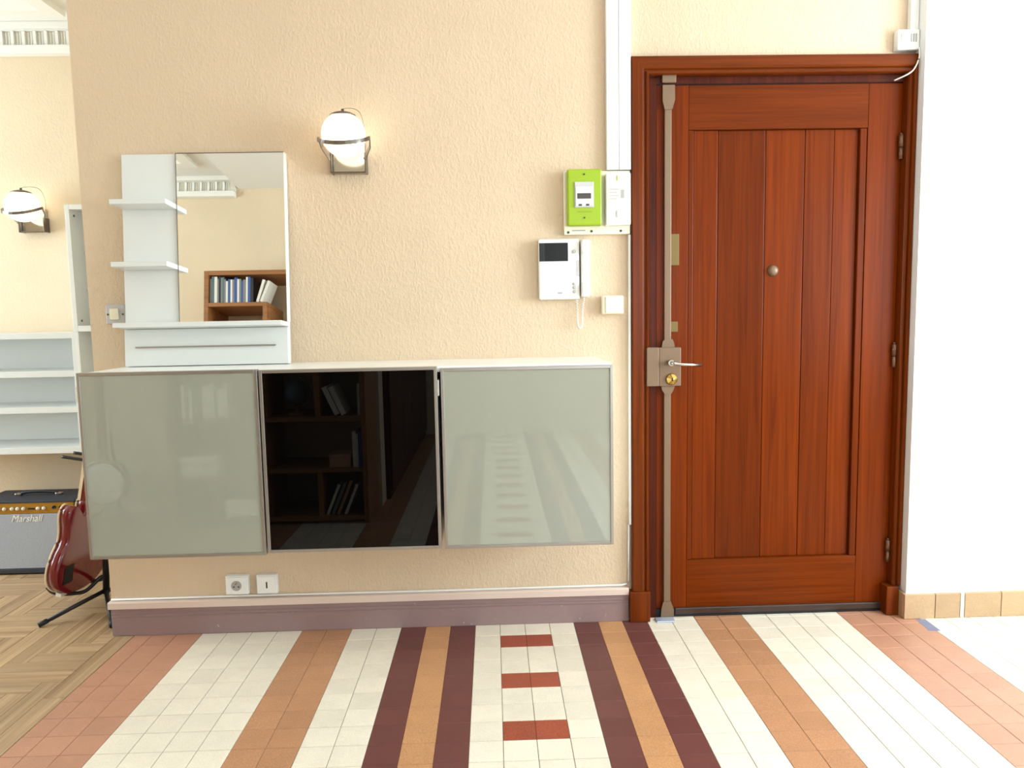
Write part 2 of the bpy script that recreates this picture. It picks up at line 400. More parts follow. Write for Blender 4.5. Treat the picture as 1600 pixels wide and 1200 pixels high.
# ------------------------------------------------------------------ tiled hall floor
floor = tag(MB().box(-1.372, 3.2, -5.7, 0.02, -0.10, -0.0022).box(0.665, 1.752, 0.02, 0.20, -0.10, -0.0022).build('floor', M_GROUT), 'hall floor of striped cream, maroon and terracotta tiles', 'floor', kind=ST)
def tile_mat(u, v):
    if 0 <= u < 4: return T_RED if (u in (1, 2) and v % 3 == 1) else T_WHITE
    if u in (-1, -3, 4, 6): return T_DARK
    if u in (-2, 5): return T_ORANGE
    if -5 <= u < -3 or 7 <= u < 9: return T_WHITE
    if -7 <= u < -5 or 9 <= u < 11: return T_BROWN
    if -11 <= u < -7 or 11 <= u < 15: return T_WHITE
    if -14 <= u < -11 or 15 <= u < 18: return T_SALMON
    if 18 <= u < 22: return T_WHITE
    return T_WHITE if (u // 2) % 2 else T_BROWN
def tile_shape(mb, x0, x1, y0, y1, zt=0.0, j=0.0010, ch=0.0008, zb=-0.009, mi=0):
    x0 += j; x1 -= j; y0 += j; y1 -= j
    V = [(x0, y0, zb), (x1, y0, zb), (x1, y1, zb), (x0, y1, zb), (x0, y0, zt - ch), (x1, y0, zt - ch), (x1, y1, zt - ch), (x0, y1, zt - ch),
         (x0 + ch, y0 + ch, zt), (x1 - ch, y0 + ch, zt), (x1 - ch, y1 - ch, zt), (x0 + ch, y1 - ch, zt)]
    F = [(0, 1, 5, 4), (1, 2, 6, 5), (2, 3, 7, 6), (3, 0, 4, 7), (4, 5, 9, 8), (5, 6, 10, 9), (6, 7, 11, 10), (7, 4, 8, 11), (8, 9, 10, 11)]
    return mb.add(V, F, mi)
cells = []
for u in range(-14, 32):
    for v in range(0, 57):
        x0, x1 = u * .1, u * .1 + .1; y1, y0 = -v * .1, -v * .1 - .1
        if x0 < -1.37: x0 = -1.37
        q = project(((x0 + x1) / 2, (y0 + y1) / 2, 0))
        vis = q is not None and -30 < q[0] < 1630 and q[1] < 1215
        if (u >= 17 and v == 0): vis = vis and True
        cells.append((0 if vis else 1, q[2] if q else 99, u, v, x0, x1, y0, y1))
cells.sort(key=lambda c_: (c_[0], c_[1]))
tile_me = {}
for c_ in cells[:298]:
    u, v = c_[2], c_[3]; m = tile_mat(u, v); w = round(c_[5] - c_[4], 3); key = (m.name, w)
    if key not in tile_me:
        o = tile_shape(MB(), 0, w, 0, .1, j=.0003 if m is T_DARK else (.0010 if m is T_WHITE else .0007)).build('floor_tile', m); tile_me[key] = o.data; bpy.data.objects.remove(o)
    o = bpy.data.objects.new('floor_tile', tile_me[key]); COL.objects.link(o); o.parent = floor
    o.location = (c_[4], c_[6], random.uniform(-0.0003, 0.0))
tl = [T_WHITE, T_DARK, T_ORANGE, T_BROWN, T_SALMON, T_RED]; rest = MB()
for c_ in cells[298:]:
    tile_shape(rest, c_[4], c_[5], c_[6], c_[7], mi=tl.index(tile_mat(c_[2], c_[3])))
for u in range(6, 18): tile_shape(rest, max(u * .1, .666), min(u * .1 + .1, 1.751), 0, .1, mi=tl.index(tile_mat(u, 0)))
o = rest.build('floor_tiles_beyond', tl, floor); o['kind'] = 'stuff'
o = MB().add([(1.770, -.172, .0004), (1.815, -.176, .0004), (1.818, -.068, .0004), (1.780, -.068, .0004), (1.770, -.172, -.004), (1.815, -.176, -.004), (1.818, -.068, -.004), (1.780, -.068, -.004)],
        [(0, 1, 2, 3), (0, 1, 5, 4), (1, 2, 6, 5), (2, 3, 7, 6), (3, 0, 4, 7)]).build('filler_patch', M_SLATE, floor)
o['label'] = 'small blue-grey filler patch beside the door'
# parquet: herringbone strips with a border plank along the tiles
lf = tag(MB().box(-4.8, -1.372, -2.65, 0.02, -0.10, -0.012).box(-4.8, -1.30, 0.02, 1.12, -0.10, -0.012).build('floor_living_room', M_SUBFLOOR), 'oak herringbone parquet floor of the living room', 'floor', kind=ST)
WD, LN = 0.075, 0.375
planks = []
for i in range(-60, 60):
    for j in range(-14, 15):
        ox = -1.667 + i * WD + j * LN; oy = -0.207 + i * WD - j * LN
        for (x0, x1, y0, y1, h) in ((ox, ox + LN, oy, oy + WD, 1), (ox, ox + WD, oy + WD, oy + WD + LN, 0)):
            x0 = max(x0, -4.8); y0 = max(y0, -2.65); y1 = min(y1, 1.12)
            x1 = min(x1, -1.447 if (y0 + y1) / 2 < 0.0 else -1.447)
            if x1 - x0 < 0.012 or y1 - y0 < 0.012: continue
            q = project(((x0 + x1) / 2, (y0 + y1) / 2, 0))
            vis = q is not None and -60 < q[0] < 260 and q[1] < 1230
            planks.append((0 if vis else 1, q[2] if q else 99, x0, x1, y0, y1, h))
planks.sort(key=lambda c_: (c_[0], c_[1]))
pk = {}
for c_ in planks[:200]:
    key = (round(c_[3] - c_[2], 3), round(c_[5] - c_[4], 3), c_[6])
    if key not in pk:
        o = tile_shape(MB(), 0, key[0], 0, key[1], j=0.0006, ch=0.0012, zb=-0.013).build('parquet_strip', M_PARQ_X if c_[6] else M_PARQ_Y); pk[key] = o.data; bpy.data.objects.remove(o)
    o = bpy.data.objects.new('parquet_strip', pk[key]); COL.objects.link(o); o.parent = lf; o.location = (c_[2], c_[4], random.uniform(-.0008, 0))
rest = MB()
for c_ in planks[200:]: tile_shape(rest, c_[2], c_[3], c_[4], c_[5], j=0.0006, ch=0.0012, zb=-0.013, mi=0 if c_[6] else 1)
o = rest.build('parquet_strips_beyond', [M_PARQ_X, M_PARQ_Y], lf); o['kind'] = 'stuff'
yy = 0.0
for ln in (0.47, 0.62, 0.55, 0.6, 0.41):
    tile_shape(MB(), -1.447, -1.372, yy - ln, yy, j=.0008, ch=.0015, zb=-0.013).build('border_plank', M_PARQ_Y, lf); yy -= ln

# ------------------------------------------------------------------ baseboards
bb = empty('baseboard_back', (-0.4, 0.02, 0), 'mauve grooved baseboard with a pale pink cap below the cabinets', 'baseboard', kind=ST)
prof = [(.02, 0), (0, 0), (0, .078), (-.003, .080), (.0, .082), (0, .091), (-.003, .093), (0, .095), (-.001, .112), (.02, .112)]
MB().prism(prof, 'x', -1.457, 0.627).build('skirting_board', M_MAUVE, bb)
MB().prism([(.02, .1125), (-.006, .1125), (-.006, .136), (-.003, .140), (.02, .141)], 'x', -1.466, 0.627).build('cap_strip', M_PINK, bb)
MB().tube([(-1.46, .014, .1455), (-.9, .014, .147), (-.2, .014, .145), (0.6, .014, .147), (.622, .014, .152), (.630, .014, .168), (.631, .014, .4)], .0045, 8).build('white_cable', M_WHITE_PLASTIC, bb)
br_ = empty('baseboard_right', (2.4, -0.05, 0), 'beige stone tile skirting at the foot of the white wall', 'baseboard', kind=ST)
part('skirting_tile', M_SKIRT, br_, 1.7335, 1.7455, -0.050, 0.0, 0.001, 0.103, c=.001)
xs = [1.7335, 1.860, 1.963, 1.981, 2.132, 2.282, 2.432, 2.582, 2.732, 2.882, 3.032, 3.198]
for k in range(len(xs) - 1):
    part('skirting_tile', M_CREAM_PLASTIC if k == 2 else M_SKIRT, br_, xs[k] + .0015, xs[k + 1] - .0015, -0.064, -0.0505, 0.001, 0.102 + random.uniform(-.001, .002), c=.001)
part('grout_line', M_GROUT, br_, 1.747, 3.198, -0.0602, -0.0502, 0.001, 0.0995)

# ------------------------------------------------------------------ entrance door with its frame
tr = empty('trim_3', (1.2, 0.0, 0), 'moulded mahogany door frame with plinth blocks', 'door frame', kind=ST)
def casing(pts, name):   # profile across the opening: (distance from outer edge, y)
    pass
CP = [(0, .02), (0, -.006), (.004, -.012), (.040, -.014), (.046, -.010), (.050, -.001), (.054, -.001), (.056, -.007), (.064, -.009), (.067, -.004), (.068, .06), (0.0, .06)]
def casing_piece(side):
    """mitred casing from the profile CP"""
    XL, XR, ZTOP = .642, 1.7445, 2.222
    V = []
    for (dd, y) in CP:
        y2 = min(y, .06)
        if side == 'left': V.append([(XL + dd, y2, .128), (XL + dd, y2, ZTOP - dd)])
        if side == 'right': V.append([(XR + .034 - dd if dd > .034 else XR, y2, .122), (XR + .034 - dd if dd > .034 else XR, y2, ZTOP - dd)])
        if side == 'top': V.append([(XL + dd, y2, ZTOP - dd), (XR + .034 - max(dd, .034), y2, ZTOP - dd)])
    n = len(V); mb = MB(); flat = [p[0] for p in V] + [p[1] for p in V]
    mb.add(flat, [(i, (i + 1) % n, n + (i + 1) % n, n + i) for i in range(n)] + [tuple(range(n)), tuple(range(n, 2 * n))])
    return mb
casing_piece('left').build('casing_upright', M_CASEV, tr)
casing_piece('right').build('casing_upright', M_CASEV, tr)
casing_piece('top').build('casing_head', M_CASEH, tr)
part('plinth_block', M_CASEV, tr, .629, .712, -.020, .06, 0.001, .127, c=.003)
part('plinth_block', M_CASEV, tr, 1.682, 1.7325, -.024, .06, 0.001, .121, c=.003)
part('jamb', M_JAMB, tr, .711, .744, .022, .075, 0.001, 2.150)
part('jamb', M_JAMB, tr, 1.7115, 1.751, .0605, .075, 0.001, 2.150)
part('jamb_head', M_JAMB, tr, .744, 1.7115, .022, .075, 2.127, 2.153)
dr = empty('door_1', (1.23, .03, 0.0), 'reddish mahogany entrance door with vertical panel boards and bolt rod', 'door', kind=ST)
YF = .030
part('stile', M_DOORV, dr, .746, .871, YF, .075, .036, 2.124, c=.0015)
part('stile', M_DOORV, dr, 1.577, 1.710, YF, .075, .036, 2.124, c=.0015)
part('rail', M_DOORH, dr, .8715, 1.5765, YF, .075, 1.957, 2.124, c=.0015)
part('rail', M_DOORH, dr, .8715, 1.5765, YF, .075, .036, .238, c=.0015)
part('bead', M_DOORV, dr, .872, .893, YF + .003, .07, .2385, 1.9565, c=.003)
part('bead', M_DOORV, dr, 1.549, 1.5765, YF + .003, .07, .2385, 1.9565, c=.003)
for (a, b_, dy) in ((.8935, .990, .009), (.9915, 1.1795, .014), (1.1805, 1.3355, .0155), (1.3365, 1.4515, .0145), (1.4525, 1.5485, .017)):
    part('panel_board', M_DOORV, dr, a, b_, YF + dy, .07, .2385, 1.9565, c=.0032)
part('weather_bar', mat('dark_brown_metal', rgb(66, 50, 44), .4, .3), dr, .822, 1.700, YF - .012, YF, .012, .040, c=.004)
part('dark_gap_strip', M_RUBBER, dr, .746, 1.710, YF - .006, .07, .001, .0355)  # black strip stands in for the shaded gap under the door
for z0 in (1.833, 1.018, .213):
    h = MB().lathe([(.0085, 0), (.0085, .044)], (1.703, .018, z0), 'z', 12).lathe([(.0098, 0), (.0098, .046)], (1.703, .018, z0 + .046), 'z', 12).lathe([(.004, 0), (.006, .004), (.004, .008)], (1.703, .018, z0 + .092), 'z', 10)
    h.build('hinge', M_BRONZE_D, dr)
br2 = MB().box(.774, .802, YF - .014, YF - .0005, .060, 1.082, c=.003).box(.774, .802, YF - .014, YF - .0005, 1.125, 2.078, c=.003)
rod = br2.build('bolt_rod', M_BRONZE, dr)
for (zz, up) in ((2.118, 1), (1.122, -1)):
    pts = [(.771, zz - .062), (.769, zz - .02), (.768, zz), (.810, zz), (.812, zz - .03), (.805, zz - .055), (.802, zz - .07), (.775, zz - .07)]
MB().prism([(.774, 2.030), (.766, 2.062), (.766, 2.121), (.813, 2.121), (.814, 2.066), (.803, 2.030)], 'y', YF - .018, YF - .0005).build('rod_guide', M_BRONZE, dr)
MB().prism([(.772, .070), (.764, .040), (.762, .004), (.815, .004), (.816, .036), (.803, .072)], 'y', YF - .018, YF - .0135).build('rod_guide', M_BRONZE, dr)
MB().prism([(.762, 1.112), (.768, 1.140), (.776, 1.148), (.806, 1.148), (.812, 1.135), (.816, 1.112)], 'y', YF - .020, YF - .0005).build('rod_guide', M_BRONZE, dr)
MB().prism([(.762, .962), (.766, .944), (.776, .930), (.802, .930), (.810, .944), (.816, .962)], 'y', YF - .020, YF - .0005).build('rod_guide', M_BRONZE, dr)
part('rod_catch', M_BRONZE, dr, .762, .817, .006, .0215, 2.128, 2.162, c=.003)
lk = part('lock_case', M_BRONZE, dr, .750, .838, YF - .030, YF - .0005, .962, 1.116, c=.003)
MB().lathe([(.012, 0), (.012, .018), (.008, .024), (.008, .04)], (.790, YF - .030 - .042, 1.057), 'y', 16).build('handle_rose', M_CHROME, lk)
MB().tube([(.788, YF - .076, 1.057), (.800, YF - .078, 1.056), (.83, YF - .076, 1.051), (.905, YF - .074, 1.047)], [.007, .0075, .0068, .0068], 10).build('lever_handle', M_CHROME, lk)
MB().lathe([(.0, -.016), (.007, -.016), (.009, -.012), (.020, -.010), (.023, -.004), (.023, 0)], (.800, YF - .030, .990), 'y', 24).build('lock_cylinder', M_BRASS, lk)
MB().box(.797, .803, YF - .0475, YF - .0455, .983, .997).build('key_slot', M_BLACK, lk)
part('lock_keeper', M_BRONZE, tr, .698, .747, -.016, .0215, .964, 1.118, c=.003)
part('brass_plate', M_BRASS_D, dr, .8035, .835, YF - .004, YF - .0005, 1.438, 1.560, c=.001)
part('brass_plate', M_BRASS_D, dr, .8035, .831, YF - .004, YF - .0005, 1.176, 1.217, c=.001)
MB().lathe([(0, -.014), (.012, -.014), (.017, -.010), (.021, -.004), (.022, 0)], (1.216, YF + .0145, 1.411), 'y', 20).build('peephole', M_BRONZE, dr)
tag(part('strike_plate', M_BLUEGREY, None, .736, .812, -.030, .010, .0005, .007, c=.002), 'small pale steel floor strike plate below the bolt rod', 'strike plate')

# ------------------------------------------------------------------ hanging cabinets and their worktop
CAB = ((-1.306, -.704, .4445, 1.089, M_GREYGLASS, 'grey glass fronted hanging cabinet at the left end, nearest the guitar', 'l'),
       (-.699, -.098, .451, 1.0865, M_BLACKGLASS, 'black glass fronted hanging cabinet between the two grey ones', 'r'),
       (-.086, .504, .4490, 1.0800, M_GREYGLASS, 'grey glass fronted hanging cabinet beside the wooden door', None))
for (x0, x1, z0, z1, gm, lab, hinge) in CAB:
    root = empty('wall_cabinet', ((x0 + x1) / 2, .02, z0), lab, 'cabinet', 'hanging cabinets in a row')
    c_ = MB().box(x0 + .002, x0 + .02, -.352, .019, z0 + .006, 1.066).box(x1 - .02, x1 - .002, -.352, .019, z0 + .006, 1.066)
    c_.box(x0 + .02, x1 - .02, -.352, .019, z0 + .006, z0 + .024).box(x0 + .02, x1 - .02, -.352, .019, 1.048, 1.066).box(x0 + .02, x1 - .02, .008, .019, z0 + .024, 1.048)
    c_.build('carcass', M_MELAMINE, root)
    y0, y1 = -.380, -.3585; fw = .011
    fr = MB().box(x0, x0 + fw, y0, y1, z0, z1, c=.0012).box(x1 - fw, x1, y0, y1, z0, z1, c=.0012).box(x0 + fw, x1 - fw, y0, y1, z0, z0 + fw, c=.0012).box(x0 + fw, x1 - fw, y0, y1, z1 - fw, z1, c=.0012)
    dor = fr.build('door_frame', M_ALU, root)
    part('glass_panel', gm, dor, x0 + fw + .0002, x1 - fw - .0002, y0 + .003, y1 - .004, z0 + fw + .0002, z1 - fw - .0002)
    if hinge == 'l': part('door_hinge', M_WHITE_PLASTIC, dor, x0 - .010, x0 - .0005, -.374, -.345, .990, 1.044, c=.002)
    if hinge == 'r': part('door_hinge', M_WHITE_PLASTIC, dor, x1 + .0005, x1 + .006, -.374, -.345, .985, 1.040, c=.002)
tag(part('worktop', mat('bright_white_laminate', rgb(246, 247, 244), 0.3), None, -1.303, .502, -.357, .0195, 1.0665, 1.0862, c=.001), 'continuous white worktop lying on the hanging cabinets', 'worktop')

# ------------------------------------------------------------------ mirror unit leaning on the worktop
TILT = -math.atan2(.07, .795)
mu = empty('mirror_unit', (-.985, -.070, 1.0872), 'white mirror unit with small side shelves leaning on the worktop', 'mirror unit', rot=(TILT, 0, 0))
# local: x across, y depth (0 = front face of the board, positive to the wall), z up the unit
XL, XR, XM = -.306, .306, -.101
part('back_board', M_MELAMINE, mu, XL, XR, .0, .020, .001, .800, c=.001, local=True)
part('mirror_glass', M_MIRROR, mu, XM + .001, XR - .004, -.006, -.0005, .160, .799, local=True)
MB().box(XM - .001, XM + .001, -.007, -.0003, .160, .7995).box(XM - .001, XR - .002, -.007, -.0003, .7992, .802).build('mirror_edging', M_STEEL, mu, True)
part('edge_strip', M_WHITE_PLASTIC, mu, XR - .004, XR + .001, -.0075, .020, .160, .800, c=.0006, local=True)
for z in (.372, .600):
    part('shelf', M_MELAMINE, mu, XL + .001, XM - .0015, -.098, -.0005, z - .009, z + .009, c=.001, local=True)
part('ledge', M_MELAMINE, mu, XL + .001, XR, -.098, -.0005, .141, .158, c=.001, local=True)
dw = part('drawer_front', M_MELAMINE, mu, XL + .001, XR - .001, -.012, -.0005, .001, .139, c=.001, local=True)
MB().box(-.262, .262, -.022, -.018, .068, .074, c=.001).box(-.255, -.249, -.018, -.012, .068, .074).box(.249, .255, -.018, -.012, .068, .074).build('bar_handle', M_ALU, dw, True)

# ------------------------------------------------------------------ wall sconces
def sconce():
    s_ = empty('wall_sconce', (0, 0, 0), 'opal globe wall lamp with chrome bracket above the cabinets', 'wall lamp', 'matching opal globe wall lamps')
    # local: wall plane y=0, lamp towards -y, z=0 at the globe centre
    MB().box(-.060, .062, -.024, -.001, -.122, -.002, c=.002).build('back_plate', M_CHROME, s_, True)
    part('side_bracket', M_STEEL, s_, -.066, -.0605, -.050, -.001, -.124, -.05, c=.001, local=True)
    part('side_bracket', M_STEEL, s_, .0625, .068, -.050, -.001, -.124, -.05, c=.001, local=True)
    part('bottom_lip', M_STEEL, s_, -.060, .062, -.046, -.0245, -.124, -.118, c=.001, local=True)
    a = [(-.063, -.045, -.076), (-.088, -.070, -.035), (-.094, -.098, -.008)]
    arc = [(.094 * math.sin(t), -.104 - .085 * math.cos(t) ** 0.9 if abs(math.cos(t)) > 1e-3 else -.104, -.010 - .036 * math.cos(t)) for t in [math.radians(q) for q in range(-84, 85, 12)]]
    bpath = a + arc + [(-p[0], p[1], p[2]) for p in reversed(a)]
    MB().tube(bpath, 0, 4, flat=(.004, .014)).build('bracket_band', M_STEEL, s_, True)
    pr = []
    for k in range(0, 21):
        t = -HP + k * math.pi / 20
        rr = .080 * math.cos(t); zz = .079 * math.sin(t)
        pr.append((max(rr, 1e-6), zz))
    MB().lathe(pr, (0, -.108, 0), 'z', 32).build('opal_globe', M_OPAL, s_, True)
    cp = MB().lathe([(.049, .0645), (.047, .070), (.034, .0765), (.018, .081), (.006, .083), (.005, .092), (1e-6, .094)], (0, -.108, 0), 'z', 24).build('globe_cap', M_STEEL, s_, True)
    wp = smooth_path([(0, -.108, .091), (.012, -.10, .097), (.035, -.07, .103), (.052, -.035, .095), (.06, -.012, .05), (.058, -.006, -.01)])
    MB().tube(wp, .0011, 6).build('lamp_wire', M_STEEL, cp, True)
    return s_
sc1 = sconce(); sc1.location = (-.437, .0195, 1.925)
sc2 = copy_tree(sc1); sc2.location = (-2.305, 1.1195, 1.855); sc2['label'] = 'opal globe wall lamp on the living room wall above the white shelves'

# ------------------------------------------------------------------ electrical things on the entrance wall
YW = .0195
em = empty('electricity_meter', (.51, YW, 1.56), 'lime green electricity meter and breaker on a white backboard', 'electricity meter')
part('backboard', M_CREAM_PLASTIC, em, .380, .637, -.002, YW, 1.560, 1.800, c=.003)
gm = part('meter_cover', M_LIME, em, .3915, .522, -.034, -.0025, 1.591, 1.802, c=.005)
dp = part('display_frame', M_GREY_PLASTIC, gm, .418, .491, -.0385, -.0345, 1.658, 1.754, c=.004)
part('display_face', M_WHITE_PLASTIC, dp, .422, .487, -.041, -.039, 1.664, 1.735, c=.002)
part('display_screen', M_DARKMARK, dp, .427, .480, -.0420, -.0413, 1.690, 1.711)
for x in (.432, .460): part('meter_button', M_DARKMARK, dp, x, x + .013, -.0425, -.0413, 1.664, 1.671)
for (x, z) in ((.455, 1.782), (.455, 1.620)): MB().lathe([(.0035, -.0005), (.0035, .002)], (x, -.0365, z), 'y', 10).build('cover_screw', M_DARKMARK, gm)
part('printed_line', mat('dark_lime_print', rgb(140, 160, 20), .5), gm, .428, .482, -.0346, -.0343, 1.640, 1.645)
bk = part('circuit_breaker', M_WHITE_PLASTIC, em, .538, .632, -.040, -.0025, 1.590, 1.785, c=.004)
part('breaker_label', M_CREAM_PLASTIC, bk, .545, .612, -.0415, -.0405, 1.675, 1.735)
for k in range(4): part('label_print', M_GREYMARK, bk, .550, .585 - .006 * (k % 2), -.0420, -.0416, 1.722 - k * .012, 1.725 - k * .012)
part('label_print', M_GREYMARK, bk, .593, .607, -.0420, -.0416, 1.690, 1.722)
part('breaker_lever', M_GREY_PLASTIC, bk, .576, .584, -.0445, -.0405, 1.618, 1.645, c=.001)
part('breaker_mark', M_LIME, bk, .577, .581, -.0415, -.0405, 1.755, 1.775)
for x in (.396, .486, .600): MB().lathe([(.005, -.0008), (.005, .002)], (x, -.003, 1.569 + (x > .4) * .003), 'y', 10).build('board_screw', M_DARKMARK, em)
part('printed_line', M_GREYMARK, em, .410, .462, -.0026, -.0022, 1.573, 1.578)
ic = empty('video_intercom', (.38, YW, 1.31), 'white video intercom with black screen below the electricity meter', 'intercom')
bd = part('intercom_body', M_WHITE_PLASTIC, ic, .279, .436, -.022, YW, 1.312, 1.543, c=.006)
part('intercom_screen', M_SCREEN, bd, .281, .3915, -.0245, -.0223, 1.458, 1.528, c=.001)
part('screen_edge', M_BLACK, bd, .2805, .302, -.0250, -.0246, 1.4585, 1.5275)
for (z, r_) in ((1.494, .008), (1.371, .006), (1.357, .006), (1.341, .006)):
    MB().lathe([(r_, -.001), (r_, .002), (r_ * .8, -.002), (1e-6, -.002)], (.414, -.0235, z), 'y', 16).build('intercom_button', M_GREY_PLASTIC, bd)
part('speaker_slot', M_GREY_PLASTIC, bd, .424, .434, -.0235, -.0223, 1.400, 1.460)
part('maker_mark', M_GREYMARK, bd, .350, .368, -.0226, -.0223, 1.333, 1.340)
hs = MB().box(.4415, .476, -.030, YW, 1.319, 1.540, c=.008).box(.4425, .475, -.045, -.0305, 1.485, 1.538, c=.007).box(.4425, .475, -.045, -.0305, 1.322, 1.372, c=.007)
hs.build('handset', M_WHITE_PLASTIC, ic)
cp = smooth_path([(.428, .0, 1.320), (.428, -.005, 1.25), (.429, -.006, 1.215), (.437, -.006, 1.198), (.446, -.006, 1.215), (.448, -.005, 1.26), (.456, .0, 1.322)], 40)
coil = []
for k, p in enumerate(cp):
    a = k * 1.1; coil.append((p[0] + .0032 * math.cos(a), p[1] + .0032 * math.sin(a), p[2]))
MB().tube(coil, .0013, 5).build('coiled_cord', M_WHITE_PLASTIC, ic)
def switch(name, x0, x1, z0, z1, label, cat, m1, m2):
    s_ = empty(name, ((x0 + x1) / 2, YW, z0), label, cat)
    part('mounting_box', m1, s_, x0, x1, -.018, YW, z0, z1, c=.004)
    part('rocker', m2, s_, x0 + .012, x1 - .004, -.024, -.0185, z0 + .004, z1 - .004, c=.003)
    return s_
switch('light_switch', .524, .607, 1.252, 1.323, 'square cream light switch next to the door frame', 'light switch', M_CREAM_PLASTIC, M_CREAM_PLASTIC)
s_ = empty('light_switch', (-1.36, YW, 1.249), 'small light switch with screwed plate left of the mirror', 'light switch')
part('switch_plate', M_GREY_PLASTIC, s_, -1.397, -1.322, .010, YW, 1.249, 1.324, c=.003)
part('rocker', M_CREAM_PLASTIC, s_, -1.379, -1.345, .003, .0095, 1.266, 1.308, c=.002)
for x in (-1.388, -1.331): MB().lathe([(.004, -.0012), (.004, .001)], (x, .0095, 1.286), 'y', 10).build('plate_screw', M_BRASS_D, s_)
def outlet(x0, x1, z0, z1, label, kind_):
    s_ = empty('wall_socket', ((x0 + x1) / 2, YW, z0), label, 'wall socket')
    part('socket_box', M_WHITE_PLASTIC, s_, x0, x1, -.006, YW, z0, z1, c=.003)
    pl = part('socket_plate', M_WHITE_PLASTIC, s_, x0 + .004, x1 - .004, -.011, -.0065, z0 + .004, z1 - .004, c=.002)
    cx, cz = (x0 + x1) / 2, (z0 + z1) / 2
    if kind_ == 'power':
        MB().lathe([(.0205, -.0005), (.0205, .002), (.019, .002)], (cx, -.0125, cz), 'y', 24).build('socket_well', M_GREYMARK, pl)
        for (dx, dz) in ((-.0095, -.004), (.0095, -.004)): MB().lathe([(.0032, -.0006), (.0032, .001)], (cx + dx, -.0133, cz + dz), 'y', 10).build('pin_hole', M_BLACK, pl)
        MB().lathe([(.003, -.006), (.003, .001)], (cx, -.0133, cz + .010), 'y', 10).build('earth_pin', M_BRASS, pl)
    else:
        MB().lathe([(.0175, -.0005), (.0175, .001)], (cx + .002, -.0115, cz), 'y', 24).build('socket_face', M_WHITE_PLASTIC, pl)
        part('line_slot', M_BLACK, pl, cx - .0005, cx + .0045, -.0132, -.0122, cz - .013, cz + .013)
    return s_
outlet(-.995, -.905, .160, .237, 'white power socket under the left cabinet, left of the pair', 'power')
outlet(-.872, -.791, .160, .237, 'white telephone socket with one slot, right of the pair', 'phone')
for (x0, x1, lab) in ((.5465, .5925, 'white cable trunking rising from the electricity meter, left strip'), (.5940, .6395, 'white cable trunking rising from the electricity meter, strip nearest the door')):
    tag(MB().prism([(x0, YW), (x0, -.006), (x0 + .002, -.008), (x1 - .002, -.008), (x1, -.006), (x1, YW)], 'z', 1.803, 2.698).build('cable_trunking', M_WHITE_PLASTIC), lab, 'cable trunking')
tag(part('cable_duct', M_WHITE_PLASTIC, None, .6305, .6395, .002, YW, .402, 1.558, c=.001), 'thin white cable duct running down beside the door frame', 'cable duct')
sn = empty('junction_box', (1.705, YW, 2.233), 'small white junction box above the door at its right corner', 'junction box')
part('box_body', M_WHITE_PLASTIC, sn, 1.660, 1.744, -.014, YW, 2.234, 2.308, c=.003)
part('box_lid', M_CREAM_PLASTIC, sn, 1.672, 1.704, -.017, -.0145, 2.252, 2.296, c=.001)
for k in range(3): part('vent_slot', M_GREYMARK, sn, 1.709 + k * .009, 1.714 + k * .009, -.0155, -.0143, 2.262, 2.292)
tag(part('cable_trunking', M_WHITE_PLASTIC, None, 1.712, 1.744, -.004, YW, 2.309, 2.698, c=.001), 'white cable trunking above the junction box in the corner', 'cable trunking')
tag(MB().tube(smooth_path([(1.741, -.017, 2.240), (1.741, -.020, 2.205), (1.725, -.022, 2.165), (1.700, -.022, 2.142), (1.664, .012, 2.128)]), .0028, 8).build('sensor_cable', M_WHITE_PLASTIC), 'white cable looping across the top right door frame corner', 'cable')

# ------------------------------------------------------------------ living room: white shelving
bs = empty('wall_shelf_unit', (-2.5, 1.119, .595), 'long low white wall shelf unit with three open rows', 'shelf unit')
for (z0, z1) in ((.595, .628), (.803, .833), (.985, 1.015), (1.178, 1.208)):
    part('shelf_board', M_MELAMINE, bs, -3.30, -2.0165, .852, 1.118, z0, z1, c=.001)
part('side_panel', M_MELAMINE, bs, -2.016, -1.992, .850, 1.118, .595, 1.2085, c=.001)
part('side_panel', M_MELAMINE, bs, -3.325, -3.301, .850, 1.118, .595, 1.2085, c=.001)
part('back_panel', M_MELAMINE, bs, -3.30, -2.0165, 1.110, 1.118, .629, 1.177)
ts = empty('display_cabinet', (-1.80, 1.119, .6), 'tall narrow white open cabinet at the right of the shelves', 'cabinet')
part('side_panel', M_MELAMINE, ts, -2.0, -1.978, .846, 1.118, 1.2095, 1.835, c=.001)
part('side_panel', M_MELAMINE, ts, -1.62, -1.598, .846, 1.118, .6, 1.835, c=.001)
part('side_panel', M_MELAMINE, ts, -1.9905, -1.978, .846, 1.118, .6, 1.2085, c=.001)
part('top_panel', M_MELAMINE, ts, -1.977, -1.621, .846, 1.118, 1.811, 1.835, c=.001)
part('middle_panel', M_MELAMINE, ts, -1.977, -1.621, .846, 1.118, 1.211, 1.240, c=.001)
part('bottom_panel', M_MELAMINE, ts, -1.977, -1.621, .846, 1.118, .6, .624, c=.001)
part('back_panel', M_MELAMINE, ts, -1.977, -1.621, 1.111, 1.118, .625, 1.810)
for z in (1.420, 1.600): part('glass_shelf', M_GREY_PLASTIC, ts, -1.977, -1.621, .95, 1.11, z, z + .010)
for z in (1.785, 1.265): MB().lathe([(.006, -.0005), (.006, .002)], (-1.9775, .885, z), 'x', 10).build('panel_screw', M_STEEL, ts)

